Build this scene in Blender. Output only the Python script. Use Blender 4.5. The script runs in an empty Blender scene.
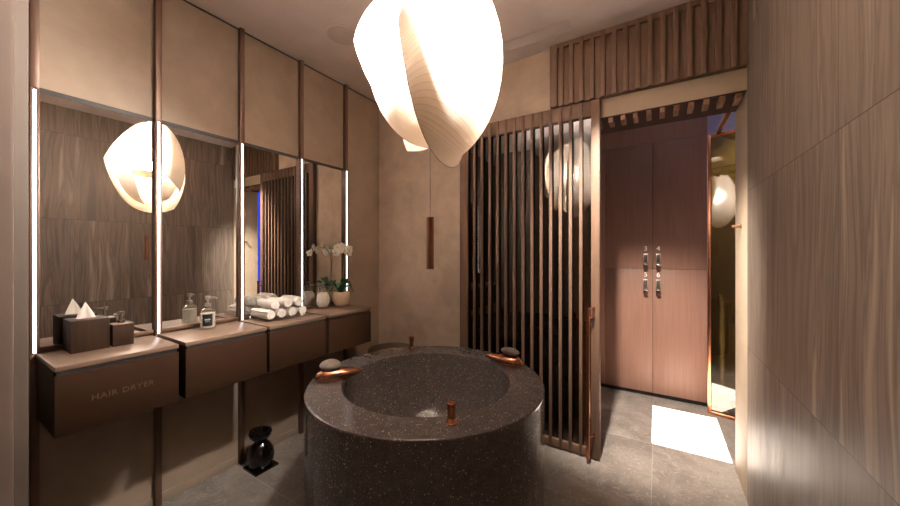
import bpy, bmesh, math, random
from mathutils import Vector, Matrix, Euler, noise
random.seed(7)
PI = math.pi
scn = bpy.context.scene
COL = scn.collection

# ------------------------------------------------------------------ helpers
def lin(r, g, b):
    f = lambda c: (c/255/12.92 if c/255 <= .04045 else ((c/255+.055)/1.055)**2.4)
    return (f(r), f(g), f(b), 1)

def worg(o):
    p = Vector((0, 0, 0))
    while o is not None:
        p += o.location; o = o.parent
    return p

class MB:
    """collects shapes in world coordinates; build() links them as one mesh object"""
    def __init__(s): s.bm = bmesh.new()
    def merge(s, t, mat=None):
        if mat is not None: bmesh.ops.transform(t, matrix=mat, verts=t.verts)
        me = bpy.data.meshes.new('t'); t.to_mesh(me); t.free(); s.bm.from_mesh(me); bpy.data.meshes.remove(me)
        return s
    def box(s, x0, x1, y0, y1, z0, z1, bev=0.0, seg=2, mat=None):
        t = bmesh.new(); bmesh.ops.create_cube(t, size=1)
        for v in t.verts:
            v.co = Vector(((x0+x1)/2+v.co.x*(x1-x0), (y0+y1)/2+v.co.y*(y1-y0), (z0+z1)/2+v.co.z*(z1-z0)))
        if bev: bmesh.ops.bevel(t, geom=t.edges[:], offset=bev, segments=seg, affect='EDGES', profile=.5)
        return s.merge(t, mat)
    def lathe(s, cx, cy, prof, seg=48, mat=None):
        t = bmesh.new(); rings = []
        for r, z in prof:
            if r < 1e-6: rings.append([t.verts.new((cx, cy, z))])
            else: rings.append([t.verts.new((cx+r*math.cos(2*PI*k/seg), cy+r*math.sin(2*PI*k/seg), z)) for k in range(seg)])
        for a, b in zip(rings[:-1], rings[1:]):
            for k in range(seg):
                k2 = (k+1) % seg
                if len(a) == 1 and len(b) == 1: continue
                if len(a) == 1: t.faces.new((a[0], b[k2], b[k]))
                elif len(b) == 1: t.faces.new((a[k], a[k2], b[0]))
                else: t.faces.new((a[k], a[k2], b[k2], b[k]))
        bmesh.ops.recalc_face_normals(t, faces=t.faces)
        return s.merge(t, mat)
    def cyl(s, p0, p1, r0, r1=None, seg=24, bev=0):
        r1 = r0 if r1 is None else r1
        p0, p1 = Vector(p0), Vector(p1); L = (p1-p0).length
        e = min(bev, r0*.5) if bev else 0
        prof = [(0, 0), (r0-e, 0), (r0, e), (r1, L-e), (r1-e, L), (0, L)] if e else [(0, 0), (r0, 0), (r1, L), (0, L)]
        m = Matrix.Translation(p0) @ (p1-p0).to_track_quat('Z', 'Y').to_matrix().to_4x4()
        return s.lathe(0, 0, prof, seg, m)
    def tube(s, pts, rad, seg=10, closed_ends=True):
        pts = [Vector(p) for p in pts]; n = len(pts); t = bmesh.new(); rings = []
        up = Vector((0, 0, 1)); prev = None
        for i, p in enumerate(pts):
            d = (pts[min(i+1, n-1)]-pts[max(i-1, 0)]).normalized()
            if prev is None:
                a = d.cross(up) if abs(d.dot(up)) < .95 else d.cross(Vector((1, 0, 0)))
            else: a = prev - d*prev.dot(d)
            a.normalize(); prev = a; b = d.cross(a)
            r = rad[i] if isinstance(rad, (list, tuple)) else rad
            rings.append([t.verts.new(p+a*math.cos(2*PI*k/seg)*r+b*math.sin(2*PI*k/seg)*r) for k in range(seg)])
        for a, b in zip(rings[:-1], rings[1:]):
            for k in range(seg): t.faces.new((a[k], a[(k+1) % seg], b[(k+1) % seg], b[k]))
        if closed_ends: t.faces.new(rings[0][::-1]); t.faces.new(rings[-1])
        bmesh.ops.recalc_face_normals(t, faces=t.faces)
        return s.merge(t)
    def blob(s, m, sub=4, fn=None):
        t = bmesh.new(); bmesh.ops.create_icosphere(t, subdivisions=sub, radius=1)
        if fn:
            for v in t.verts: v.co = fn(v.co.copy())
        return s.merge(t, m)
    def build(s, name, mat, parent=None, ang=32):
        o0 = worg(parent) if parent else Vector((0, 0, 0))
        if parent: bmesh.ops.translate(s.bm, vec=-o0, verts=s.bm.verts)
        me = bpy.data.meshes.new(name); s.bm.to_mesh(me); s.bm.free()
        me.polygons.foreach_set('use_smooth', [True]*len(me.polygons))
        me.set_sharp_from_angle(angle=math.radians(ang))
        ob = bpy.data.objects.new(name, me); COL.objects.link(ob)
        if mat: me.materials.append(mat)
        if parent: ob.parent = parent
        return ob

def thing(name, label, cat, loc, group=None):
    o = bpy.data.objects.new(name, None); COL.objects.link(o); o.location = loc; o.empty_display_size = .1
    o['label'] = label; o['category'] = cat
    if group: o['group'] = group
    return o
def tag(o, label, cat, group=None):
    o['label'] = label; o['category'] = cat
    if group: o['group'] = group
    return o
def struct(o): o['kind'] = 'structure'; return o
def lab(o, t): o['label'] = t; return o
def copy_tree(o, parent=None):
    c = o.copy(); COL.objects.link(c)
    if parent: c.parent = parent
    for ch in list(o.children): copy_tree(ch, c)
    return c

def text_mesh(body, size, depth, fn, name, mat, parent, spacing=1.0):
    cu = bpy.data.curves.new('txt', 'FONT'); cu.body = body; cu.size = size; cu.extrude = depth; cu.align_x = 'CENTER'; cu.align_y = 'CENTER'
    cu.space_character = spacing
    ob = bpy.data.objects.new('txt', cu); COL.objects.link(ob)
    dg = bpy.context.evaluated_depsgraph_get(); dg.update()
    me = bpy.data.meshes.new_from_object(ob.evaluated_get(dg))
    bpy.data.objects.remove(ob); bpy.data.curves.remove(cu)
    o0 = worg(parent)
    for v in me.vertices: v.co = fn(v.co.copy()) - o0
    me.name = name; me.materials.clear(); me.materials.append(mat)
    o = bpy.data.objects.new(name, me); COL.objects.link(o); o.parent = parent
    return o

# ------------------------------------------------------------------ materials
class NT:
    def __init__(s, name):
        s.m = bpy.data.materials.new(name); s.m.use_nodes = True
        s.t = s.m.node_tree; s.t.nodes.clear()
        s.out = s.n('ShaderNodeOutputMaterial')
    def n(s, typ, **kw):
        x = s.t.nodes.new(typ)
        for k, v in kw.items(): setattr(x, k, v)
        return x
    def link(s, a, b): s.t.links.new(a, b)
    def set(s, sock, v):
        if isinstance(v, bpy.types.NodeSocket): s.link(v, sock)
        else: sock.default_value = v
    def math(s, op, a, b=0.0, c=0.0):
        x = s.n('ShaderNodeMath', operation=op)
        s.set(x.inputs[0], a); s.set(x.inputs[1], b); s.set(x.inputs[2], c)
        return x.outputs[0]
    def coord(s): 
        return s.n('ShaderNodeTexCoord').outputs['Object']
    def xyz(s, v):
        x = s.n('ShaderNodeSeparateXYZ'); s.link(v, x.inputs[0]); return x.outputs
    def comb(s, x, y, z):
        c = s.n('ShaderNodeCombineXYZ')
        for i, v in enumerate((x, y, z)): s.set(c.inputs[i], v)
        return c.outputs[0]
    def noise(s, vec, scale, detail=3, rough=.5, dist=0.0):
        x = s.n('ShaderNodeTexNoise'); s.link(vec, x.inputs['Vector'])
        x.inputs['Scale'].default_value = scale; x.inputs['Detail'].default_value = detail
        x.inputs['Roughness'].default_value = rough; x.inputs['Distortion'].default_value = dist
        return x.outputs[0]
    def ramp(s, fac, stops):
        r = s.n('ShaderNodeValToRGB'); s.set(r.inputs[0], fac)
        el = r.color_ramp.elements
        while len(el) < len(stops): el.new(.5)
        for e, (p, c) in zip(el, stops): e.position = p; e.color = c
        return r.outputs[0]
    def mix(s, fac, a, b):
        x = s.n('ShaderNodeMix', data_type='RGBA'); s.set(x.inputs[0], fac); s.set(x.inputs[6], a); s.set(x.inputs[7], b)
        return x.outputs[2]
    def bump(s, h, strength=.2, dist=.002):
        b = s.n('ShaderNodeBump'); b.inputs['Strength'].default_value = strength; b.inputs['Distance'].default_value = dist
        s.link(h, b.inputs['Height']); return b.outputs[0]
    def pbr(s, col, rough=.5, metal=0.0, spec=.5, normal=None, **kw):
        p = s.n('ShaderNodeBsdfPrincipled')
        s.set(p.inputs['Base Color'], col); s.set(p.inputs['Roughness'], rough); s.set(p.inputs['Metallic'], metal)
        s.set(p.inputs['Specular IOR Level'], spec)
        for k, v in kw.items(): s.set(p.inputs[k], v)
        if normal is not None: s.link(normal, p.inputs['Normal'])
        s.link(p.outputs[0], s.out.inputs[0]); return s.m

def simple(name, rgb, rough=.5, metal=0.0, spec=.5, var=.08, scale=8, bump=0.0, bscale=200, **kw):
    t = NT(name); c = t.coord(); n = t.noise(c, scale, 4)
    b = lin(*rgb)
    lo = tuple(x*(1-var*2) for x in b[:3])+(1,); hi = tuple(min(1, x*(1+var*2)) for x in b[:3])+(1,)
    col = t.ramp(n, [(.3, lo), (.7, hi)])
    nm = t.bump(t.noise(c, bscale, 2), bump) if bump else None
    return t.pbr(col, rough, metal, spec, nm, **kw)

def plaster(name, rgb, var=.16, rough=.6):
    t = NT(name); c = t.coord()
    n1 = t.noise(c, 1.6, 5, .6, .4); n2 = t.noise(c, 9, 4, .6)
    n = t.math('ADD', t.math('MULTIPLY', n1, .75), t.math('MULTIPLY', n2, .25))
    b = lin(*rgb)
    lo = tuple(x*(1-var) for x in b[:3])+(1,); hi = tuple(x*(1+var) for x in b[:3])+(1,)
    return t.pbr(t.ramp(n, [(.36, lo), (.64, hi)]), rough, 0, .3, t.bump(t.noise(c, 60, 3), .08))

def wood(name, rgb, axis='z', rough=.55, var=.18, spec=.25, fine=1.0):
    t = NT(name); c = t.coord(); X = t.xyz(c)
    k = {'x': 0, 'y': 1, 'z': 2}[axis]
    sc = [55*fine, 55*fine, 55*fine]; sc[k] = 2.2
    v = t.comb(*[t.math('MULTIPLY', X[i], sc[i]) for i in range(3)])
    n = t.noise(v, 1, 5, .6, .3)
    b = lin(*rgb)
    lo = tuple(x*(1-var) for x in b[:3])+(1,); hi = tuple(x*(1+var) for x in b[:3])+(1,)
    return t.pbr(t.ramp(n, [(.3, lo), (.7, hi)]), rough, 0, spec, t.bump(n, .05, .001))

def stone_wall():
    t = NT('streaked_stone_tile'); X = t.xyz(t.coord())
    u = t.math('DIVIDE', t.math('SUBTRACT', X[1], 1.269), .406)
    w = t.math('DIVIDE', X[2], .809)
    iu, iw = t.math('FLOOR', u), t.math('FLOOR', w)
    wn = t.n('ShaderNodeTexWhiteNoise', noise_dimensions='2D'); t.link(t.comb(iu, iw, 0), wn.inputs['Vector'])
    r = wn.outputs['Value']
    off = t.math('MULTIPLY', r, 37.0)
    # gently wandering vertical bands
    warp = t.noise(t.comb(t.math('MULTIPLY', X[1], 1.5), off, t.math('MULTIPLY', X[2], 1.1)), 1.0, 2)
    yy = t.math('ADD', X[1], t.math('MULTIPLY', t.math('SUBTRACT', warp, .5), .10))
    v = t.comb(t.math('MULTIPLY', yy, 10), off, t.math('MULTIPLY', X[2], .55))
    n = t.noise(v, 1.0, 4, .55, .5)
    v2 = t.comb(t.math('MULTIPLY', yy, 60), off, t.math('MULTIPLY', X[2], 3))
    n2 = t.noise(v2, 1.0, 3, .6)
    nn = t.math('ADD', t.math('MULTIPLY', t.math('SUBTRACT', t.math('ADD', t.math('MULTIPLY', n, .91), t.math('MULTIPLY', n2, .09)), .5), 1.4), .5)
    col = t.ramp(nn, [(.30, lin(110, 98, 88)), (.42, lin(146, 130, 116)), (.50, lin(119, 106, 95)), (.56, lin(158, 141, 126)), (.62, lin(132, 118, 106)), (.72, lin(192, 175, 158))])
    fu = t.math('ABSOLUTE', t.math('SUBTRACT', t.math('FRACT', u), .5)); fw = t.math('ABSOLUTE', t.math('SUBTRACT', t.math('FRACT', w), .5))
    g = t.math('MAXIMUM', t.math('GREATER_THAN', fu, .5-.0022), t.math('GREATER_THAN', fw, .5-.0016))
    col = t.mix(g, col, lin(70, 60, 52))
    return t.pbr(col, t.ramp(n, [(.3, (.42,)*3+(1,)), (.7, (.50,)*3+(1,))]), 0, .5, t.bump(t.math('MULTIPLY', n2, .3), .05))

def floor_mat():
    t = NT('floor_stone_tile'); c = t.coord(); X = t.xyz(c)
    u = t.math('DIVIDE', t.math('SUBTRACT', X[0], -.026), .8); w = t.math('DIVIDE', t.math('SUBTRACT', X[1], 1.063), .8)
    wn = t.n('ShaderNodeTexWhiteNoise', noise_dimensions='2D'); t.link(t.comb(t.math('FLOOR', u), t.math('FLOOR', w), 0), wn.inputs['Vector'])
    off = t.math('MULTIPLY', wn.outputs['Value'], 23.0)
    v = t.comb(t.math('ADD', X[0], off), X[1], off)
    n = t.noise(v, 2.6, 7, .62, 1.2); n2 = t.noise(v, 9, 5, .6, 2.0)
    col = t.ramp(n, [(.3, lin(104, 96, 89)), (.5, lin(127, 118, 110)), (.7, lin(147, 137, 128))])
    vein = t.math('LESS_THAN', t.math('ABSOLUTE', t.math('SUBTRACT', n2, .5)), .012)
    col = t.mix(t.math('MULTIPLY', vein, .35), col, lin(190, 180, 168))
    fu = t.math('ABSOLUTE', t.math('SUBTRACT', t.math('FRACT', u), .5)); fw = t.math('ABSOLUTE', t.math('SUBTRACT', t.math('FRACT', w), .5))
    g = t.math('MAXIMUM', t.math('GREATER_THAN', fu, .5-.0018), t.math('GREATER_THAN', fw, .5-.0018))
    col = t.mix(t.math('MULTIPLY', g, .7), col, lin(180, 170, 158))
    return t.pbr(col, .32, 0, .45, t.bump(n2, .03))

def terrazzo():
    t = NT('dark_terrazzo'); c = t.coord()
    base = t.ramp(t.noise(c, 30, 4), [(.3, lin(82, 76, 73)), (.7, lin(98, 91, 87))])
    def specks(scale, thr, colr, col):
        v = t.n('ShaderNodeTexVoronoi', feature='F1'); t.link(c, v.inputs['Vector']); v.inputs['Scale'].default_value = scale
        rnd = t.xyz(v.outputs['Color'])
        m = t.math('MULTIPLY', t.math('LESS_THAN', v.outputs['Distance'], t.math('MULTIPLY', rnd[1], .42)), t.math('GREATER_THAN', rnd[0], thr))
        return t.mix(m, col, colr)
    col = specks(260, .3, lin(66, 60, 56), base)
    col = specks(300, .62, lin(165, 150, 137), col)
    col = specks(150, .84, lin(205, 188, 170), col)
    return t.pbr(col, .15, 0, .4)

def emit(name, rgb, s):
    t = NT(name); e = t.n('ShaderNodeEmission'); e.inputs[0].default_value = rgb; e.inputs[1].default_value = s
    t.link(e.outputs[0], t.out.inputs[0]); return t.m

def tinted_glass(name, tint, refl, rough=.01):
    t = NT(name)
    tr = t.n('ShaderNodeBsdfTransparent'); tr.inputs[0].default_value = tint
    gl = t.n('ShaderNodeBsdfGlossy'); gl.inputs['Roughness'].default_value = rough; gl.inputs[0].default_value = (1, .97, .92, 1)
    lw = t.n('ShaderNodeFresnel'); lw.inputs[0].default_value = 1.5
    gm = t.n('ShaderNodeNewGeometry')
    f = t.math('MULTIPLY', t.math('MINIMUM', t.math('ADD', lw.outputs[0], refl), .45), t.math('SUBTRACT', 1.0, gm.outputs['Backfacing']))
    m = t.n('ShaderNodeMixShader'); t.link(f, m.inputs[0]); t.link(tr.outputs[0], m.inputs[1]); t.link(gl.outputs[0], m.inputs[2])
    t.link(m.outputs[0], t.out.inputs[0]); return t.m

def petal_mat():
    t = NT('pleated_shade_fabric')
    uv = t.n('ShaderNodeUVMap'); uv.uv_map = 'UVMap'; X = t.xyz(uv.outputs[0])
    ph = t.math('FRACT', t.math('MULTIPLY', t.math('SUBTRACT', X[0], t.math('MULTIPLY', X[1], .75)), 36.0))
    tri = t.math('ABSOLUTE', t.math('SUBTRACT', ph, .5))
    seam = t.math('GREATER_THAN', tri, .47)
    col = t.mix(seam, lin(246, 232, 216), lin(206, 186, 166))
    nm = t.bump(tri, .5, .003)
    d = t.n('ShaderNodeBsdfDiffuse'); t.link(col, d.inputs[0]); t.link(nm, d.inputs['Normal'])
    tl = t.n('ShaderNodeBsdfTranslucent'); t.link(col, tl.inputs[0]); t.link(nm, tl.inputs['Normal'])
    tp = t.n('ShaderNodeBsdfTransparent'); tp.inputs[0].default_value = (1, .9, .78, 1)
    a = t.n('ShaderNodeMixShader'); a.inputs[0].default_value = .13; t.link(d.outputs[0], a.inputs[1]); t.link(tl.outputs[0], a.inputs[2])
    b = t.n('ShaderNodeMixShader'); b.inputs[0].default_value = .012; t.link(a.outputs[0], b.inputs[1]); t.link(tp.outputs[0], b.inputs[2])
    t.link(b.outputs[0], t.out.inputs[0]); return t.m

M = {}
M['plaster'] = plaster('tan_plaster', (200, 178, 157), .24)
M['panel'] = plaster('tan_wall_panel', (152, 132, 113), .17)
M['pier'] = plaster('grey_tan_plaster', (112, 101, 91), .08)
M['pierlight'] = plaster('pale_pier_plaster', (152, 136, 126), .06)
M['copperdark'] = simple('darkened_copper', (160, 112, 86), .45, .6, var=.05)
M['ceiling'] = simple('ceiling_paint', (228, 213, 207), .8, var=.02)
M['cream'] = simple('cream_paint', (204, 183, 157), .6, var=.03)
M['white'] = simple('white_paint', (225, 222, 222), .7, var=.02)
M['stone'] = stone_wall()
M['floor'] = floor_mat()
M['terrazzo'] = terrazzo()
M['darkwood'] = wood('dark_soffit_wood', (66, 45, 37), 'x'); M['header'] = wood('dark_header_wood', (106, 81, 64)); M['headback'] = wood('dark_header_back', (98, 74, 58))
M['slat'] = wood('brown_slat_wood', (96, 73, 58))
M['slatx'] = wood('brown_rail_wood', (100, 76, 60), 'x')
M['slaty'] = wood('brown_beam_wood', (140, 106, 82), 'y')
M['slatback'] = wood('recessed_brown_wood', (114, 87, 69))
M['vanity'] = wood('vanity_brown_veneer', (46, 30, 20), 'y', .6, .10, .05)
M['vanitytop'] = wood('vanity_top_veneer', (116, 93, 77), 'y', .33, .12)
M['vandark'] = simple('black_part_and_gap_shade', (30, 22, 18), .6)  # black of dark parts, also painted as shade in narrow gaps
M['boxwood'] = wood('dark_grained_wood', (42, 28, 19), 'z', .6, .3, .08)
M['locker'] = wood('rosewood_veneer', (130, 96, 81), 'z', .42, .12, fine=1.6)
M['bronze'] = simple('bronze_metal', (98, 71, 55), .42, .35, var=.05)
M['copper'] = simple('brushed_copper', (204, 138, 102), .25, 1.0, var=.05)
M['copperpol'] = simple('polished_copper', (200, 142, 112), .16, 1.0, var=.04)
M['brass'] = simple('brass_metal', (220, 160, 80), .2, 1.0, var=.04)
M['chrome'] = simple('chrome_metal', (205, 198, 190), .18, 1.0, var=.03)
M['steel'] = simple('satin_steel', (190, 182, 172), .3, .9, var=.03)
M['pebble'] = simple('grey_pebble', (104, 91, 81), .6, var=.12, scale=30)
M['darktile'] = simple('dark_tile', (34, 27, 22), .35, var=.1)
M['black'] = simple('black_glazed_ceramic', (16, 12, 11), .12, var=.1)
M['olive'] = simple('dark_olive_lacquer', (70, 56, 40), .35)
M['towel'] = simple('white_terry', (206, 194, 182), .95, var=.04, scale=60, bump=.6, bscale=500)
M['tissue'] = simple('white_tissue', (240, 232, 222), .9, var=.02)
M['cotton'] = simple('white_cotton', (236, 226, 214), .95, var=.05, scale=120, bump=.8, bscale=160)
M['pot'] = simple('pale_clay_pot', (206, 176, 146), .6, var=.08, scale=24)
M['leaf'] = simple('orchid_leaf', (40, 82, 46), .35, var=.2)
M['stem'] = simple('orchid_stem', (112, 92, 52), .6)
M['flower'] = simple('orchid_petal', (246, 238, 220), .7, var=.05, scale=60)
M['flowerc'] = simple('orchid_centre', (214, 178, 70), .6)
M['soil'] = simple('potting_bark', (62, 44, 30), .9, bump=.8, bscale=120)
M['label'] = simple('black_label', (18, 16, 16), .5)
M['labelw'] = simple('white_print', (225, 220, 212), .6)
M['engrave'] = simple('engraving_highlight_brown', (78, 54, 40), .5)  # lighter brown paints the highlights of the engraved letters
M['lockdark'] = simple('dark_keypad', (70, 60, 56), .4)
M['mirror'] = NT('silver_mirror').pbr((.86, .85, .82, 1), .0, 1.0)
M['glass_dark'] = tinted_glass('smoked_glass', (.34, .25, .14, 1), .07)
M['glass_olive'] = tinted_glass('olive_tinted_glass', (.42, .33, .16, 1), .12)
M['clear'] = tinted_glass('clear_glass', (.95, .95, .93, 1), .13)
M['acrylic'] = tinted_glass('clear_acrylic', (.96, .95, .93, 1), .03, .05)
def frosted():
    t = NT('frosted_liquid'); d = t.n('ShaderNodeBsdfDiffuse'); d.inputs[0].default_value = lin(225, 215, 204)
    tp = t.n('ShaderNodeBsdfTransparent'); x = t.n('ShaderNodeMixShader'); x.inputs[0].default_value = .5
    t.link(tp.outputs[0], x.inputs[1]); t.link(d.outputs[0], x.inputs[2]); t.link(x.outputs[0], t.out.inputs[0]); return t.m
M['frosted'] = frosted()
M['led'] = emit('led_light', (1, .95, .92, 1), 6.0)
M['blue'] = emit('blue_light_glass', (.05, .10, 1, 1), .7)
M['petal'] = petal_mat()
M['bulb'] = emit('bulb_light', (1, .935, .88, 1), 950)
M['cable'] = simple('dark_cable', (40, 34, 30), .6)
M['grille'] = simple('speaker_grille', (208, 191, 181), .7, var=.02)

# ------------------------------------------------------------------ dimensions
LX, RX, FY, BY, BY2, H = -2.2, 0.40, -1.8, 2.31, 2.617, 2.68
SD = 2.26                                   # slat front plane
OX = -0.43                                  # left edge of the doorway

# ------------------------------------------------------------------ the setting
m = MB(); m.box(LX-.2, 2.0, FY-.2, 4.3, -.1, 0); struct(m.build('floor', M['floor']))
# room ceiling with a slot recess near the back wall
rx0, rx1, ry0, ry1 = -1.95, -.445, 2.056, 2.173
m = MB()
m.box(LX-.2, RX+.2, FY-.2, ry0, H, H+.14); m.box(LX-.2, rx0, ry0, ry1, H, H+.14); m.box(rx1, RX+.2, ry0, ry1, H, H+.14)
m.box(LX-.2, RX+.2, ry1, BY2, H, H+.14); m.box(rx0-.01, rx1+.01, ry0-.01, ry1+.01, H+.07, H+.14)
struct(m.build('ceiling', M['ceiling']))
# corridor ceiling with the skylight opening
sx0, sx1, sy0, sy1 = -.03, .395, 2.68, 3.335
m = MB()
m.box(LX-.2, sx0, BY2, 4.3, H, H+.14); m.box(sx1, 2.0, BY2, 4.3, H, H+.14)
m.box(sx0, sx1, BY2, sy0, H, H+.14); m.box(sx0, sx1, sy1, 4.3, H, H+.14)
struct(m.build('ceiling_corridor', M['white']))

m = MB()
m.box(LX-.2, LX, FY-.2, BY2, 0, H)
struct(m.build('wall_left', M['panel']))
m = MB(); m.box(-1.95, -1.6, FY, .196, 0, H, .004); struct(m.build('wall_corner', M['pier']))
m = MB(); m.box(-1.95, -1.45, FY, .153, 0, H, .006); struct(m.build('trim_6', M['pierlight']))
m = MB(); m.box(RX, RX+.2, FY-.2, 2.30, 0, H); struct(m.build('wall_right', M['stone']))
m = MB(); m.box(LX-.2, RX+.2, FY-.2, FY, 0, H); struct(m.build('wall_front', M['plaster']))
m = MB()
m.box(LX, -1.292, BY, BY2, 0, H)                      # plain plaster part
m.box(-1.292, OX, BY, BY2, 2.20, H)
m.box(OX, RX+.2, BY, BY2, 2.262, H)
struct(m.build('wall_back', M['plaster']))
m = MB(); m.box(OX-.001, RX, BY-.002, BY2, 2.152, 2.262, .002); struct(m.build('trim_1', M['cream']))       # lintel
m = MB(); m.box(RX, RX+.2, 2.30, BY2, 0, 2.262, .002); struct(m.build('trim_2', M['cream']))                 # jamb
m = MB(); m.box(OX-.03, OX, BY, BY2, 0, 2.20); struct(m.build('trim_3', M['slatback']))                        # left jamb
# dark shower niche behind the slats
m = MB()
m.box(-1.30, OX-.03, BY2, BY2+.04, 0, 2.25); m.box(-1.292, -1.28, BY, BY2, 0, 2.20); m.box(-1.28, OX-.03, BY, BY2, 0, .02)
struct(m.build('wall_niche', M['darktile']))
# corridor walls
m = MB(); m.box(LX-.2, 2.0, 4.0, 4.2, 0, H); m.box(-1.0, -.93, BY2, 4.0, 0, H)
m.box(RX+.2, 2.0, BY2-.1, BY2, 0, H)
struct(m.build('wall_corridor', M['white']))
w = MB().box(1.62, 1.68, BY2, 4.0, 0, H).build('wall_corridor_end', M['white']); struct(w)
w = MB().box(1.60, 1.62, 3.05, 3.50, .0, 2.5).build('window_1', M['blue']); struct(w)

# skirting between the posts
PY = [.281]+[.276+.408*k for k in range(1, 5)]
m = MB()
for a, b in list(zip(PY[:-1], PY[1:]))+[(PY[4], BY)]:
    m.box(LX, LX+.006, a+.014, b-(.014 if b != BY else 0), 0, .05, .002)
struct(m.build('baseboard_left', M['panel']))
# seams of the wall panels: dark strips, painted as gap shade, under the ceiling and above the mirrors
m = MB()
m.box(LX, LX+.004, .2, BY, H-.007, H); m.box(LX, LX+.005, .2, PY[4]-.013, 1.969, 1.989)
struct(m.build('trim_4', M['vandark']))

# ------------------------------------------------------------------ mirrors, posts, vanity
ORD = ['first', 'second', 'third', 'fourth']
MIRL = ['tall wall mirror above the hair dryer drawer, with the tissue box before it',
        'tall wall mirror behind the clear soap bottle',
        'tall wall mirror behind the pile of rolled white towels',
        'tall narrow-looking wall mirror behind the orchid and glass jar']
for k in range(4):
    t = thing('wall_mirror', MIRL[k], 'mirror', (LX, PY[k]+.204, .905), 'mirrors between the light posts')
    y0, y1 = PY[k]+.0135, PY[k+1]-.0135
    MB().box(LX, LX+.0035, y0, y1, .905, 1.969).build('mirror_glass', M['mirror'], t)
    MB().box(LX, LX+.012, y0, y1, .886, .9045, .002).build('ledge', M['bronze'], t)
POSTL = ['bronze post with a lit strip at the far left end, beside the grey pier',
         'bronze post with a lit strip between the tissue box and the soap bottle',
         'bronze post with a lit strip between the soap bottle and the rolled towels',
         'bronze post with a lit strip between the rolled towels and the glass jar',
         'bronze post with a lit strip behind the orchid, nearest the back corner']
for k, y in enumerate(PY):
    t = thing('light_post', POSTL[k], 'wall light', (LX, y, 0), 'bronze light posts on the left wall')
    b = MB()
    b.box(LX, LX+.030, y-.013, y+.013, 0, .885, .0015); b.box(LX, LX+.030, y-.013, y+.013, 1.978, H-.001, .0015)
    b.box(LX, LX+.030, y-.013, y-.0048, .885, 1.978, .001); b.box(LX, LX+.030, y+.0048, y+.013, .885, 1.978, .001); b.box(LX, LX+.02, y-.0048, y+.0048, .885, 1.978)
    b.build('post', M['bronze'], t)
    MB().box(LX+.0205, LX+.0285, y-.0044, y+.0044, .887, 1.969, .001).build('light_strip', M['led'], t)

VX, VZ = -1.85, .884
VB = [(.285, .655), (.681, 1.060), (1.076, 1.454), (1.478, 1.860)]
VL = ['floating brown drawer unit engraved HAIR DRYER, nearest the camera',
      'floating brown drawer unit under the clear soap bottle',
      'floating brown drawer unit under the rolled white towels',
      'floating brown drawer unit under the orchid pot, farthest from the camera']
for k, (y0, y1) in enumerate(VB):
    t = thing('vanity_unit', VL[k], 'drawer unit', (LX, (y0+y1)/2, .626), 'floating drawer units along the left wall')
    MB().box(LX+.031, VX, y0, y1, VZ-.018, VZ, .002).build('top', M['vanitytop'], t)
    b = MB(); b.box(LX+.031, VX-.022, y0, y1, .626, VZ-.018); b.box(LX, LX+.031, y0+.035, y1-.035, .64, VZ-.03)
    b.build('body', M['vanity'], t)
    MB().box(VX-.022, VX-.004, y0+.006, y1-.006, VZ-.0345, VZ-.018).build('finger_groove', M['vandark'], t)  # solid black strip, the shade of the recess put into its colour
    d = MB().box(VX-.022, VX, y0, y1, .626, VZ-.035, .0015).build('drawer_front', M['vanity'], t)
    if k == 0:
        o = text_mesh('HAIR DRYER', .031, .0006, lambda c: Vector((VX+c.z+.0003, .472+c.x, .740+c.y)), 'engraved_lettering', M['engrave'], d, 1.12)
        lab(o, 'engraved words HAIR DRYER')

# ------------------------------------------------------------------ things on the vanity
# tissue box
t = thing('tissue_box', 'square dark wooden tissue box with white tissue standing up, on the nearest drawer unit', 'tissue box', (-2.1, .416, VZ))
MB().box(-2.168, -2.04, .357, .473, VZ, VZ+.132, .0015).build('box', M['boxwood'], t)
MB().cyl((-2.104, .415, VZ+.1315), (-2.104, .415, VZ+.1335), .034, seg=32).build('opening_ring', M['bronze'], t)
b = MB(); bm = b.bm
import_rows = []
for i in range(9):                                     # a folded, pointed tissue
    a = i/8; h = .072
    row = []
    for j in range(13):
        s = j/12; wv = math.sin(s*PI*3)*.006*(1-a)
        wd = (1-a**1.1)*.030+.0012
        row.append(bm.verts.new((-2.104+wv+(.012*a), .405+(s-.5)*2*wd-.004*a+.008, VZ+.130+h*a)))
    import_rows.append(row)
for r0, r1 in zip(import_rows[:-1], import_rows[1:]):
    for j in range(12): bm.faces.new((r0[j], r0[j+1], r1[j+1], r1[j]))
bmesh.ops.solidify(bm, geom=bm.faces[:], thickness=.004)
lab(b.build('tissue', M['tissue'], t, 60), 'white tissue')
# wooden pump dispenser
def pump(t, x, y, z, s=1.0, mat='chrome', ang=0.6):
    MB().cyl((x, y, z), (x, y, z+.014*s), .0125*s, seg=24, bev=.001).cyl((x, y, z+.014*s), (x, y, z+.036*s), .005*s, seg=16).build('pump_collar', M[mat], t)
    d = Vector((math.cos(ang), math.sin(ang), 0))
    p = Vector((x, y, z+.042*s))
    MB().cyl((x, y, z+.034*s), (x, y, z+.050*s), .0115*s, seg=24, bev=.002).tube([p, p+d*.018*s, p+d*.030*s, p+d*.036*s+Vector((0, 0, -.006*s))], [.005*s, .0045*s, .004*s, .0035*s]).build('pump_head', M[mat], t)
t = thing('soap_dispenser', 'small dark wooden pump dispenser beside the tissue box', 'dispenser', (-2.075, .518, VZ))
MB().box(-2.11, -2.04, .482, .553, VZ, VZ+.094, .0015).build('box', M['boxwood'], t)
MB().box(-2.1095, -2.0405, .4825, .5525, VZ+.0935, VZ+.0965, .001).build('lid', M['vanitytop'], t)
pump(t, -2.075, .518, VZ+.096, 1.1, 'chrome', -.9)
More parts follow.
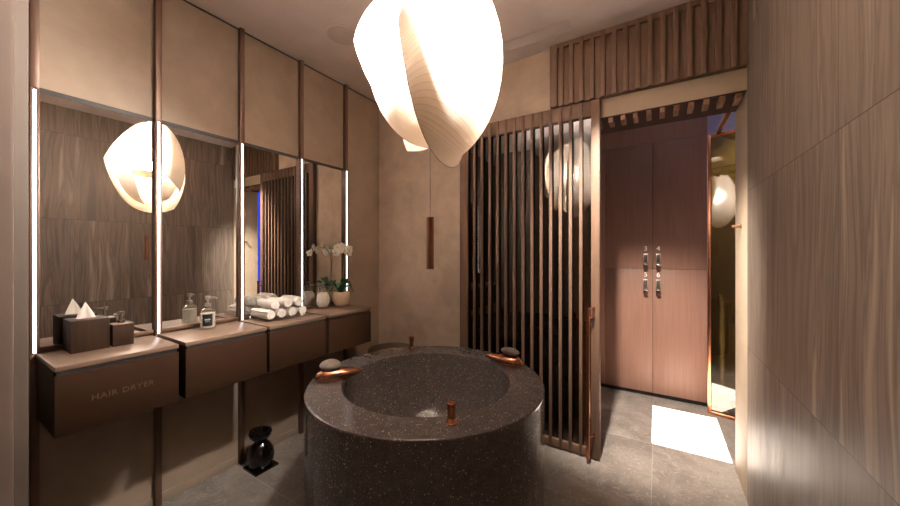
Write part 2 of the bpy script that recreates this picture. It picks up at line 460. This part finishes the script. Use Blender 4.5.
# glass bottle with black label
t = thing('pump_bottle', 'clear pump bottle with black label on the second drawer unit', 'bottle', (-2.085, .868, VZ))
x, y, z = -2.085, .868, VZ
MB().lathe(x, y, [(0, z), (.034, z), (.037, z+.003), (.037, z+.098), (.034, z+.108), (.014, z+.116), (.014, z+.124), (.0115, z+.124), (.0115, z+.115), (.031, z+.106), (.034, z+.097), (.034, z+.010), (0, z+.010)], 48).build('bottle_body', M['clear'], t)
MB().lathe(x, y, [(0, z+.0105), (.0335, z+.0105), (.0335, z+.088), (0, z+.088)], 40).build('liquid', M['frosted'], t)
b = MB(); tb = bmesh.new()
cols = []
for i in range(17):
    a = -.42-.62+1.24*i/16
    cols.append([tb.verts.new((x+.0374*math.cos(a), y+.0374*math.sin(a), zz)) for zz in (z+.022, z+.084)])
for c0, c1 in zip(cols[:-1], cols[1:]): tb.faces.new((c0[0], c1[0], c1[1], c0[1]))
bmesh.ops.solidify(tb, geom=tb.faces[:], thickness=.0006)
lb = b.merge(tb).build('label', M['label'], t)
b = MB(); r2 = random.Random(3)
for row, (zz, hh, n, sp) in enumerate([(z+.056, .0065, 6, .085), (z+.045, .0015, 8, .05)]):
    for i in range(n):
        a = -.42+(i-(n-1)/2)*sp*1.25; c = Vector((x+.0384*math.cos(a), y+.0384*math.sin(a), zz))
        mt = Matrix.Translation(c) @ Matrix.Rotation(a, 4, 'Z')
        b.box(-.0002, .0004, -.0008, .0006, -hh/2, hh/2, 0, 1, mt)
        if row == 0:
            b.box(-.0002, .0004, -.0013, .0024, hh/2-.0012, hh/2, 0, 1, mt)
            if i % 2 == 0: b.box(-.0002, .0004, -.0013, .0024, -hh/2, -hh/2+.0012, 0, 1, mt)
lab(b.build('printed_lettering', M['labelw'], lb), 'white print')
pump(t, x, y, z+.122, 1.15, 'steel', .9)

# tray of rolled towels
t = thing('towel_tray', 'clear low tray under the rolled white towels', 'tray', (-2.07, 1.27, VZ))
b = MB()
TX0, TX1, TY0, TY1 = -2.168, -1.945, 1.115, 1.425
b.box(TX0, TX1, TY0, TY1, VZ, VZ+.005); b.box(TX0, TX0+.004, TY0, TY1, VZ+.005, VZ+.026); b.box(TX1-.004, TX1, TY0, TY1, VZ+.005, VZ+.026)
b.box(TX0+.004, TX1-.004, TY0, TY0+.004, VZ+.005, VZ+.026); b.box(TX0+.004, TX1-.004, TY1-.004, TY1, VZ+.005, VZ+.026)
tag(b.build('tray_body', M['acrylic'], t), 'x', 'x'); o = t.children[0]; del o['label']; del o['category']
def towel_bm():
    """one towel rolled into a spiral, axis along x, centred on the origin"""
    b = MB(); tb = bmesh.new(); R0 = .033; turns = 3.4; n = 96; L = .088
    out, inn = [], []
    rows = []
    for i in range(n+1):
        a = i/n; th = a*turns*2*PI; r = .006+(R0-.006)*a
        row = []
        for k in range(9):
            u = k/8*2-1
            e = 1-.10*abs(u)**6
            jit = noise.noise(Vector((th*.7, u*2.2, 4)))*.0016
            row.append(tb.verts.new((u*L+noise.noise(Vector((a*9, u, 1)))*.003, (r*e+jit)*math.cos(th), (r*e+jit)*math.sin(th))))
        rows.append(row)
    for r0, r1 in zip(rows[:-1], rows[1:]):
        for k in range(8): tb.faces.new((r0[k], r0[k+1], r1[k+1], r1[k]))
    bmesh.ops.recalc_face_normals(tb, faces=tb.faces)
    bmesh.ops.solidify(tb, geom=tb.faces[:], thickness=.0068)
    return b.merge(tb)
base = VZ+.0055; R = .0345
spots = [(-2.06, 1.153, base+R, .02, 'rolled white towel at the left end of the bottom row on the tray'),
         (-2.056, 1.224, base+R, -.02, 'rolled white towel in the bottom row, largest and nearest the front edge'),
         (-2.062, 1.300, base+R, .0, 'rolled white towel second from the right in the bottom row on the tray'),
         (-2.058, 1.372, base+R, -.04, 'rolled white towel at the right end of the bottom row on the tray'),
         (-2.066, 1.190, base+R+.0605, -.05, 'rolled white towel at the left end of the top row of the pile'),
         (-2.062, 1.262, base+R+.0605, .05, 'rolled white towel in the middle of the top row of the pile'),
         (-2.056, 1.336, base+R+.0605, .02, 'rolled white towel at the right end of the top row of the pile')]
src = towel_bm().build('rolled_towel', M['towel'], None, 60)
for k, (x, y, z, rz, lb_) in enumerate(spots):
    o = src if k == 0 else src.copy()
    if k: COL.objects.link(o)
    o.location = (x, y, z); o.rotation_euler = (.9*k, 0, rz)
    tag(o, lb_, 'towel', 'rolled towels on the clear tray')

# glass jar of cotton
t = thing('glass_jar', 'lidded glass jar of white cotton beside the orchid pot', 'jar', (-2.11, 1.63, VZ))
x, y, z = -2.11, 1.63, VZ
MB().lathe(x, y, [(0, z), (.046, z), (.051, z+.005), (.052, z+.09), (.049, z+.135), (.043, z+.150), (.044, z+.158), (.040, z+.158), (.039, z+.150), (.045, z+.134), (.048, z+.09), (.047, z+.008), (0, z+.007)], 48).build('jar_body', M['clear'], t)
MB().lathe(x, y, [(0, z+.159), (.045, z+.159), (.046, z+.164), (.030, z+.171), (.010, z+.174), (.009, z+.182), (.015, z+.190), (.012, z+.198), (0, z+.200)], 40).build('jar_lid', M['clear'], t)
def cott(c):
    n = noise.noise(c*3.1)*.10
    return Vector((c.x*(.0465+n*.02), c.y*(.0465+n*.02), (max(-.8, min(.8, c.z))*.066+n*.02)))
MB().blob(Matrix.Translation((x, y, z+.066)), 4, cott).build('cotton', M['cotton'], t)

# orchid
t = thing('potted_orchid', 'white orchid with dark green leaves in a pale round pot', 'potted plant', (-2.128, 1.813, VZ))
x, y, z = -2.128, 1.813, VZ
MB().lathe(x, y, [(0, z), (.045, z), (.058, z+.015), (.066, z+.045), (.067, z+.075), (.063, z+.104), (.060, z+.108), (.056, z+.104), (.059, z+.075), (.05, z+.06), (0, z+.06)], 48).build('pot', M['pot'], t)
MB().lathe(x, y, [(0, z+.094), (.03, z+.096), (.0575, z+.090)], 32).build('potting_bark', M['soil'], t)
def leaf(b, az, L, W, rise, droop):
    tb = bmesh.new(); rows = []
    for i in range(11):
        a = i/10; r = .012+L*a; zz = z+.095+rise*math.sin(a*PI*.62)-droop*a*a
        wd = W*math.sin(PI*min(1, .08+a*.92))**.7*.5
        row = []
        for j in (-1, -.5, 0, .5, 1):
            off = Vector((math.cos(az)*r-math.sin(az)*wd*j, math.sin(az)*r+math.cos(az)*wd*j, 0))
            row.append(tb.verts.new((x+off.x, y+off.y, zz+abs(j)*wd*.45)))
        rows.append(row)
    for r0, r1 in zip(rows[:-1], rows[1:]):
        for j in range(4): tb.faces.new((r0[j], r0[j+1], r1[j+1], r1[j]))
    bmesh.ops.recalc_face_normals(tb, faces=tb.faces); bmesh.ops.solidify(tb, geom=tb.faces[:], thickness=.0018)
    return b.merge(tb)
for az, L, W, ri, dr in [(-.9, .11, .066, .11, .05), (.55, .085, .06, .09, .08), (-.15, .07, .062, .13, .03), (1.2, .07, .055, .11, .05), (-1.7, .10, .058, .11, .10)]:
    leaf(MB(), az, L, W, ri, dr).build('leaf', M['leaf'], t)
stems = [[(0, 0, .09), (.008, .012, .22), (.004, .018, .33), (.008, .004, .41), (.030, -.03, .455), (.055, -.085, .445), (.07, -.13, .41)]]
stems.append([(0, .01, .09), (.004, .022, .24), (.006, .028, .36), (.022, .032, .42), (.05, .025, .435)])
def curve(P, n=40):
    P = [Vector(p) for p in P]; P = [P[0]*2-P[1]]+P+[P[-1]*2-P[-2]]; out = []
    for k in range(1, len(P)-2):
        for i in range(n//(len(P)-3)):
            a = i/(n//(len(P)-3)); p0, p1, p2, p3 = P[k-1:k+3]
            out.append(.5*((2*p1)+(p2-p0)*a+(2*p0-5*p1+4*p2-p3)*a*a+(3*p1-p0-3*p2+p3)*a**3))
    out.append(P[-2]); return out
base3 = Vector((x, y, z))
def flower(par, c, face, s):
    f = Vector(face).normalized(); rot = f.to_track_quat('Z', 'Y').to_matrix().to_4x4()
    mt = Matrix.Translation(c) @ rot
    b = MB()
    for k in range(5):
        a = k*2*PI/5+PI/2; wide = .62 if k in (1, 4) else .42
        tb = bmesh.new(); rows = []
        for i in range(6):
            q = i/5; rr = .003+q*s; wd = s*wide*math.sin(PI*min(1, .1+.86*q))**.8
            rows.append([tb.verts.new((math.cos(a)*rr-math.sin(a)*wd*j, math.sin(a)*rr+math.cos(a)*wd*j, .25*s*q*q+abs(j)*.06*s+.002*k)) for j in (-1, -.4, .4, 1)])
        for r0, r1 in zip(rows[:-1], rows[1:]):
            for j in range(3): tb.faces.new((r0[j], r0[j+1], r1[j+1], r1[j]))
        bmesh.ops.recalc_face_normals(tb, faces=tb.faces); bmesh.ops.solidify(tb, geom=tb.faces[:], thickness=.0012)
        b.merge(tb, mt)
    fo = b.build('flower', M['flower'], par)
    MB().blob(mt @ Matrix.Translation((0, 0, .006)) @ Matrix.Diagonal((.006, .006, .007, 1)), 2).build('flower_centre', M['flowerc'], fo)
for si, P in enumerate(stems):
    pts = [base3+p for p in curve(P)]
    so = MB().tube(pts, [.0034-.0018*i/len(pts) for i in range(len(pts))], 8).build('stem', M['stem'], t)
    for q, s, dx, dz in ([(.66, .026, .01, .012), (.76, .03, .012, -.016), (.84, .028, .008, .012), (.91, .027, .012, -.012), (.99, .022, .008, -.004)] if si == 0 else [(.80, .029, .012, -.018), (.9, .028, .012, .012), (1, .027, .012, -.008)]):
        c = pts[int(q*(len(pts)-1))]+Vector((dx, -.004, dz))
        flower(t, c, (.75+random.uniform(-.3, .2), -.55+random.uniform(-.35, .9), .05+random.uniform(-.2, .3)), s*1.12)

# ------------------------------------------------------------------ black vase on the floor
t = thing('ceramic_vase', 'small black glossy vase with pinched neck on the floor below the drawers', 'vase', (-2.045, 1.135, 0))
x, y = -2.045, 1.135
b = MB(); b.box(x-.07, x+.07, y-.07, y+.07, 0, .012, .002); b.build('base_slab', M['black'], t)
def fl(a): return 1+.10*math.sin(3*a+.5)
tb = bmesh.new(); seg = 48; rings = []
for r, zz, fam in [(.055, .0125, 0), (.068, .035, 0), (.074, .07, 0), (.069, .105, 0), (.05, .14, 0), (.034, .158, .3), (.036, .168, .5), (.056, .192, 1), (.061, .212, 1), (.056, .226, 1), (.045, .224, .8), (.03, .195, .5), (.02, .17, 0)]:
    rings.append([tb.verts.new((x+r*(1+fam*.12*math.sin(3*k*2*PI/seg+.5))*math.cos(k*2*PI/seg), y+r*(1+fam*.12*math.sin(3*k*2*PI/seg+.5))*math.sin(k*2*PI/seg), zz+fam*.008*math.sin(2*k*2*PI/seg))) for k in range(seg)])
for a, b_ in zip(rings[:-1], rings[1:]):
    for k in range(seg): tb.faces.new((a[k], a[(k+1) % seg], b_[(k+1) % seg], b_[k]))
tb.faces.new(rings[0][::-1]); tb.faces.new(rings[-1]); bmesh.ops.recalc_face_normals(tb, faces=tb.faces)
MB().merge(tb).build('vase_body', M['black'], t)

# ------------------------------------------------------------------ stool behind the tub
t = thing('round_stool', 'dark round low stool in the back corner behind the tub', 'stool', (-1.84, 2.08, 0))
MB().lathe(-1.84, 2.08, [(0, .49), (.18, .49), (.188, .496), (.188, .514), (.18, .52), (.022, .52), (.018, .512), (0, .512)], 64).build('seat', M['olive'], t)
MB().lathe(-1.84, 2.08, [(0, 0), (.15, 0), (.15, .02), (.12, .06), (.11, .25), (.12, .44), (.15, .49), (0, .49)], 48).build('base', M['olive'], t)

# ------------------------------------------------------------------ tub
TX, TY, TZ, TR, TI = -1.056, 1.48, .629, .611, .437
t = thing('round_tub', 'round dark speckled stone tub in the middle of the room', 'bathtub', (TX, TY, 0))
prof = [(0, 0), (TR-.010, 0), (TR-.006, .006), (TR-.0055, .012), (TR-.0005, TZ-.016), (TR, TZ-.008), (TR-.002, TZ-.003), (TR-.007, TZ), (TR-.012, TZ), (TI+.013, TZ), (TI+.008, TZ), (TI+.002, TZ-.003), (TI, TZ-.010), (TI, TZ-.016)]
for i in range(1, 15):
    a = i/14*PI/2; prof.append((TI*math.cos(a)**.55 if i < 14 else 0, TZ-.016-.42*math.sin(a)))
MB().lathe(TX, TY, prof, 160).build('tub_body', M['terrazzo'], t)
def stone_spout(p_out, p_tip, peb, pr, rot_peb):
    """stretched copper pebble lying on the rim with a grey pebble knob above"""
    p0, p1 = Vector(p_out), Vector(p_tip); c = (p0+p1)/2; L = (p1-p0).length/2
    az = math.atan2(p1.y-p0.y, p1.x-p0.x)
    def shp(v):
        s = v.x; k = 1.0-.34*s-.12*s*s                       # blunt at the back, tapering to the tip
        return Vector((s*L, v.y*.046*k, v.z*.038*(.95-.35*s)+(.006*s)))
    mt = Matrix.Translation(c) @ Matrix.Rotation(az, 4, 'Z')
    sp = MB().blob(mt, 4, shp).cyl((p0.x*.72+p1.x*.28, p0.y*.72+p1.y*.28, TZ-.0005), (p0.x*.72+p1.x*.28, p0.y*.72+p1.y*.28, c.z), .020, .024).build('spout', M['copperpol'], t)
    lab(sp, 'polished copper spout')
    q = Vector(peb)
    MB().cyl((q.x, q.y, c.z+.012), (q.x, q.y, q.z-.012), .012, seg=16).build('knob_neck', M['vandark'], sp)
    def pb(v):
        n = noise.noise(v*1.3+Vector((3, 1, 2)))*.08
        return Vector((v.x*pr[0]*(1+n), v.y*pr[1]*(1+n), v.z*pr[2]*(1+n)))
    mt = Matrix.Translation(q) @ Euler(rot_peb).to_matrix().to_4x4()
    lab(MB().blob(mt, 4, pb).build('pebble_knob', M['pebble'], sp), 'grey pebble knob')
stone_spout((-1.505, 1.105, .658), (-1.352, 1.300, .664), (-1.458, 1.172, .712), (.053, .040, .021), (.30, -.06, .62))
stone_spout((-.655, 1.865, .664), (-.893, 1.873, .668), (-.735, 1.868, .719), (.052, .038, .021), (0, .12, .25))
x, y, z = -.69, 1.132, TZ
v = MB().cyl((x, y, z-.0005), (x, y, z+.005), .0245, seg=32, bev=.0015).cyl((x, y, z+.005), (x, y, z+.020), .0235, .0165, 32).cyl((x, y, z+.019), (x, y, z+.068), .0165, seg=32).cyl((x, y, z+.0685), (x, y, z+.080), .0175, seg=32, bev=.002).build('tap', M['copper'], t)
lab(v, 'brushed copper tap')
MB().tube([(x-.004, y-.002, z+.076), (x-.013, y-.008, z+.098), (x-.026, y-.018, z+.128)], [.0026, .0022, .002], 10).build('tap_lever', M['copper'], v)
x, y = -1.469, 1.87
v = MB().cyl((x, y, z-.0005), (x, y, z+.012), .021, .019, 28, .001).cyl((x, y, z+.012), (x, y, z+.045), .0135, seg=28).cyl((x, y, z+.046), (x, y, z+.082), .0165, seg=28, bev=.003).build('hand_spray', M['copper'], t)
lab(v, 'small copper hand spray')

# ------------------------------------------------------------------ slatted sliding screen
t = thing('slatted_screen', 'tall brown slatted sliding screen with smoked glass and a copper pull', 'screen', ((-1.3-.303)/2, 2.28, 0))
XL, XR, ZB, ZT = -1.303, -.303, .010, 2.255
RY0, RY1 = SD+.006, BY-.006
b = MB(); b.box(XR-.050, XR, SD, RY1, ZB, ZT, .0015); b.box(XL, XL+.050, SD, RY1, ZB, ZT, .0015)
b.box(XL+.05, XR-.05, RY0, RY1, 2.157, ZT, .001); b.box(XL+.05, XR-.05, RY0, RY1, ZB, .062, .001)
b.build('frame', M['slat'], t)
for k in range(14):
    xc = -.415-.0637*k
    if xc < XL+.055: break
    MB().box(xc-.0095, xc+.0095, SD, SD+.014, ZB+.002, ZT-.001, .001).build('slat', M['slat'], t)
MB().box(XL+.04, XR-.04, RY0+.020, RY0+.028, .05, 2.17).build('glass_pane', M['glass_dark'], t)
hy = 2.205
h = MB().cyl((-.361, hy, .03), (-.361, hy, .965), .0115, seg=20, bev=.001).build('pull_bar', M['copper'], t); lab(h, 'long copper pull bar')
for zz in (.165, .90, .955):
    MB().tube([(-.361, hy, zz), (-.340, hy+.025, zz), (-.335, SD+.002, zz)], .006, 10).build('standoff', M['copper'], h)

# header panel of slats above the doorway
t = thing('slatted_header', 'brown ribbed wooden panel above the doorway, up to the ceiling', 'wall panel', (-.1, 2.285, 2.266))
HX0, HX1 = -.610, .397
MB().box(HX0, HX1, SD+.015, BY-.001, 2.266, H-.002).build('back_panel', M['headback'], t)
MB().box(HX0, HX1, SD+.003, SD+.015, 2.645, H-.002, .001).build('top_rail', M['header'], t)
for k in range(16):
    x0 = HX0+.0625*k
    MB().box(x0, x0+(.048 if k == 0 else .026), SD, SD+.015, 2.266, H-.003, .001).build('slat', M['header'], t)
# small beams under the lintel
for k in range(12):
    xc = -.385+.0685*k
    o = MB().box(xc-.013, xc+.013, BY+.006, 2.425, 2.116, 2.1445, .0015).build('ceiling_batten', M['slaty'])
    w_ = ['first', 'second', 'third', 'fourth', 'fifth', 'sixth', 'seventh', 'eighth', 'ninth', 'tenth', 'eleventh', 'last'][k]
    tag(o, 'short brown batten under the doorway lintel, %s from the slatted screen' % w_, 'batten', 'battens under the doorway lintel')
struct(MB().box(OX, RX, BY+.004, BY2-.002, 2.145, 2.1525).build('trim_5', M['darkwood']))
# hook on the jamb
t = thing('wall_hook', 'small copper peg hook on the cream door jamb', 'hook', (RX, 2.45, 1.447))
MB().cyl((RX, 2.45, 1.447), (RX-.004, 2.45, 1.447), .013, seg=20).build('rose', M['copperdark'], t)
MB().cyl((RX-.003, 2.45, 1.447), (RX-.040, 2.45, 1.447), .0075, seg=20, bev=.001).build('peg', M['copperdark'], t)
# shower fitting behind the slats
t = thing('shower_mixer', 'brass shower fitting glinting behind the smoked glass of the screen', 'shower fitting', (-.79, 2.55, 1.2))
MB().cyl((-.79, BY2-.001, 1.50), (-.79, 2.55, 1.50), .012).cyl((-.79, 2.555, .95), (-.79, 2.555, 1.56), .010, seg=20).build('pipe', M['brass'], t)
MB().cyl((-.79, 2.55, 1.455), (-.79, 2.49, 1.455), .026, .022, 28, .003).build('knob', M['brass'], t)
MB().cyl((-.79, 2.55, 1.32), (-.79, 2.475, 1.32), .030, .026, 28, .003).build('knob', M['brass'], t)
MB().cyl((-.79, 2.545, .96), (-.79, 2.49, .99), .018, .014, 24, .003).build('hand_shower', M['chrome'], t)

# ------------------------------------------------------------------ lockers
LYF = 3.52
t = thing('locker_bank', 'rosewood lockers numbered 3 to 6 seen through the doorway', 'lockers', (-.034, LYF, 0))
LX0, LX1 = -.86, .358
b = MB(); b.box(LX0, LX1, LYF+.02, 3.99, .04, 2.45); b.build('carcass', M['vandark'], t)
MB().box(LX0, LX1, LYF+.03, 3.9, 0.0, .04).build('plinth', M['vandark'], t)
MB().box(LX0, LX1, LYF, LYF+.019, 2.286, 2.66, .001).build('top_panel', M['locker'], t)
nums = {(0, 1): '3', (1, 1): '4', (0, 0): '5', (1, 0): '6'}
for c, (x0, x1) in enumerate([(-.4245, -.0355), (-.0325, .3565), (-.816, -.4275)]):
    for r, (z0, z1) in enumerate([(.042, 1.1515), (1.1545, 2.2835)]):
        d = MB().box(x0, x1, LYF, LYF+.019, z0, z1, .001).build('door', M['locker'], t)
        if (c, r) not in nums: continue
        px = -.088 if c == 0 else .009; pz = 1.202 if r else .975
        if r == 0: pz = .972
        fr = MB().box(px-.019, px+.019, LYF-.006, LYF-.0002, pz, pz+.088, .002).build('lock_plate', M['steel'], d)
        MB().box(px-.012, px+.012, LYF-.0085, LYF-.0055, pz+.010, pz+.078, .001).build('keypad', M['lockdark'], d)
        MB().box(px-.018, px+.018, LYF-.022, LYF-.0002, pz-.026, pz-.006, .003).build('lock_tab', M['chrome'], d)
        MB().cyl((px, LYF-.0002, pz-.045), (px, LYF-.028, pz-.045), .016, .018, 24, .003).build('knob', simple('dark_brown_knob', (70, 44, 34), .3) if 'dark_brown_knob' not in bpy.data.materials else bpy.data.materials['dark_brown_knob'], d)
        text_mesh(nums[(c, r)], .058, .0008, (lambda px, zz: (lambda v: Vector((px+v.x, LYF-.001+v.z*-1, zz+v.y))))(px, pz+.132 if r else pz+.128), 'number', M['labelw'], d)

# ------------------------------------------------------------------ copper-framed glass door in the corridor
th = math.radians(16.5)
t = thing('glass_door', 'copper-framed tinted glass door standing at an angle past the lockers', 'glass door', (.357, 3.425, 0))
mt = Matrix.Translation((.352, 3.425, 0)) @ Matrix.Rotation(-th, 4, 'Z')
b = MB(); W_ = .72
b.box(0, .022, -.018, .018, .004, 2.25, .001, 2, mt); b.box(W_-.022, W_, -.018, .018, .004, 2.25, .001, 2, mt)
b.box(.022, W_-.022, -.018, .018, 2.225, 2.25, .001, 2, mt); b.box(.022, W_-.022, -.018, .018, .004, .03, .001, 2, mt)
b.build('frame', M['copper'], t)
MB().box(.018, W_-.018, -.004, .004, .025, 2.23, 0, 2, mt).build('glass_pane', M['glass_olive'], t)
o = MB().box(.40, .424, BY2+.001, 3.385, 2.238, 2.262, .001).build('door_track', M['copper'])
tag(o, 'copper rail running overhead from the doorway to the glass door', 'rail')

# ------------------------------------------------------------------ ceiling speaker
t = thing('ceiling_speaker', 'round flush speaker grille in the ceiling', 'speaker', (-1.70, 1.463, H))
MB().lathe(-1.70, 1.463, [(.095, H-.0002), (.106, H-.0002), (.107, H-.004), (.099, H-.006), (.095, H-.004)], 64).build('rim', M['ceiling'], t)
MB().lathe(-1.70, 1.463, [(0, H-.0035), (.095, H-.0035), (.095, H-.0005), (0, H-.0005)], 64).build('grille', M['grille'], t)
MB().lathe(-1.70, 1.463, [(0, H-.006), (.004, H-.006), (.005, H-.0035)], 16).build('centre_stud', M['steel'], t)

# recessed downlight over the right of the tub, aimed through the doorway
DL = Vector((-.30, 1.34, H))
t = thing('downlight', 'small round recessed ceiling downlight between the pendant lamp and the doorway', 'ceiling light', DL)
MB().lathe(DL.x, DL.y, [(.030, H-.0003), (.046, H-.0003), (.046, H-.003), (.033, H-.005), (.030, H-.003)], 40).build('trim_ring', M['ceiling'], t)
sp_ = bpy.data.lights.new('downlight_beam', 'SPOT'); sp_.energy = 720; sp_.spot_size = math.radians(49); sp_.spot_blend = .75; sp_.shadow_soft_size = .03; sp_.color = (1, .90, .80)
so_ = bpy.data.objects.new('downlight_beam', sp_); COL.objects.link(so_); so_.location = DL-Vector((0, 0, .012))
so_.rotation_euler = Vector((.30, 1.96, -2.68)).to_track_quat('-Z', 'Y').to_euler()
D2 = Vector((.80, 3.70, H))  # unseen fill lamp added to brighten the corridor wall behind the glass
t2 = copy_tree(t); t2.location = D2
tag(t2, 'added unseen downlight in the corridor ceiling, brightening the wall behind the glass door', 'ceiling light')
sp2 = sp_.copy(); sp2.energy = 45; sp2.spot_size = math.radians(110)
so2 = bpy.data.objects.new('added_corridor_fill_beam', sp2); COL.objects.link(so2); so2.location = D2-Vector((0, 0, .012))
# ------------------------------------------------------------------ pendant lamp
PC = Vector((-.748, 1.068, 2.05)); Rv = Vector((.819, .574, 0)); Cv = Vector((.574, -.819, 0)); Uv = Vector((0, 0, 1))
RH, RZ = .280, .41
lamp = thing('pendant_lamp', 'large glowing pendant lamp of overlapping pleated petal shades', 'pendant lamp', PC)
def P3(v, k=1.0):
    y = v.y*(.8*(1-.5*max(0, v.z)) if v.y > 0 else 1)
    return PC + Rv*(v.x*RH*k) + Cv*(y*RH*k) + Uv*(v.z*RZ*k)
def petal(e0, m1, m2, e1, k, flare0=0.0, flare1=0.0, ns=44, nt=30):
    e0, m1, m2, e1 = [Vector(v).normalized() for v in (e0, m1, m2, e1)]
    def marg(mm, s):
        a, b_, c = (1-s)*(1-2*s), 4*s*(1-s), s*(2*s-1)
        return (e0*a+mm*b_+e1*c)
    bm = bmesh.new(); uvl = bm.loops.layers.uv.new('UVMap'); G = []
    for i in range(ns+1):
        s = i/ns; a = marg(m1, s).normalized(); b_ = marg(m2, s).normalized(); row = []
        f = 1+flare0*max(0, 1-s/.35)**2+flare1*max(0, 1-(1-s)/.3)**2
        ang = a.angle(b_, 0)
        for j in range(nt+1):
            tt = j/nt
            d = (a*math.sin((1-tt)*ang)+b_*math.sin(tt*ang))/math.sin(ang) if ang > 1e-4 else a
            d = d.normalized()
            row.append(bm.verts.new(P3(d, k*f)))
        G.append(row)
    for i in range(ns):
        for j in range(nt):
            vs = [G[i][j], G[i][j+1], G[i+1][j+1], G[i+1][j]]
            uvs = [(i/ns, j/nt), (i/ns, (j+1)/nt), ((i+1)/ns, (j+1)/nt), ((i+1)/ns, j/nt)]
            try: fc = bm.faces.new(vs)
            except ValueError: continue
            for l, q in zip(fc.loops, uvs): l[uvl].uv = q
    edges = [[G[i][0].co.copy() for i in range(ns+1)], [G[i][nt].co.copy() for i in range(ns+1)]]
    bmesh.ops.remove_doubles(bm, verts=bm.verts, dist=1e-5)
    b = MB(); b.bm.free(); b.bm = bm
    o = b.build('petal_shade', M['petal'], lamp, 180)
    w_ = MB()
    for E_ in edges: w_.tube(E_, .0012, 6)
    w_.build('edge_wire', M['bronze'], o)
    return o
petal((-.33, .93, -.02), (-.12, .62, -.78), (.60, -.52, .62), (.44, -.52, -.88), 1.00, .10, .13)
petal((-.40, .34, .86), (-.97, .06, -.12), (-.15, .97, .04), (.44, .02, -.90), .845)
petal((-.99, .03, .13), (-.72, -.60, -.25), (-.40, -.45, .80), (-.05, -.80, -.55), .985, .06)
petal((.10, -.20, .97), (.84, -.54, .10), (-.62, -.76, -.05), (-.36, -.35, -.86), .82, 0, .14)
blb = MB().blob(Matrix.Translation(PC+Vector((0, 0, .04))) @ Matrix.Diagonal((.098, .098, .098, 1)), 3).build('bulb', M['bulb'], lamp)
MB().lathe(PC.x, PC.y, [(0, PC.z-.110), (.05, PC.z-.106), (.115, PC.z-.082), (.117, PC.z-.086), (.05, PC.z-.114), (0, PC.z-.118)], 40).build('added_light_block_cup', M['cream'], lamp)  # unseen cup added to block the bulb's downward light
MB().cyl(PC+Vector((0, 0, .1385)), PC+Vector((0, 0, .20)), .02).cyl(PC+Vector((0, 0, .20)), (PC.x, PC.y, H-.03), .0035, seg=10).build('cord', M['cable'], lamp)
MB().cyl((PC.x, PC.y, H-.03), (PC.x, PC.y, H-.0005), .06, seg=40, bev=.003).build('ceiling_rose', M['bronze'], lamp)
MB().tube([PC+Vector((0, 0, -.115)), (PC.x, PC.y, 1.437)], .0009, 6).build('pull_cord', M['cable'], lamp)
MB().cyl((PC.x, PC.y, 1.236), (PC.x, PC.y, 1.437), .0145, seg=28, bev=.001).build('pull_weight', M['copperdark'], lamp)
lab([c for c in lamp.children if c.name.startswith('pull_weight')][0], 'copper tube weight hanging on a thin cord')

# ------------------------------------------------------------------ light from outside
sun = bpy.data.lights.new('sun', 'SUN'); sun.energy = 95; sun.angle = .004; sun.color = (1, .96, .92)
so = bpy.data.objects.new('sun', sun); COL.objects.link(so); so.location = (.2, 3, 6)
wd = bpy.data.worlds.new('sky'); scn.world = wd; wd.use_nodes = True
wd.node_tree.nodes['Background'].inputs[0].default_value = (.80, .86, 1, 1)
wd.node_tree.nodes['Background'].inputs[1].default_value = 1.0

# ------------------------------------------------------------------ camera
cam = bpy.data.cameras.new('camera'); co = bpy.data.objects.new('camera', cam); COL.objects.link(co)
cam.sensor_width = 36; cam.lens = 336.3/900*36; cam.clip_start = .02
co.location = (0, 0, 1.3); co.rotation_euler = (PI/2, 0, .552)
cam.shift_y = -.5/900
scn.camera = co
scn.cycles.transparent_max_bounces = 24
vs = scn.view_settings
vs.view_transform = 'Standard'; vs.look = 'None'; vs.gamma = 1; vs.exposure = 0.3; vs.use_curve_mapping = False
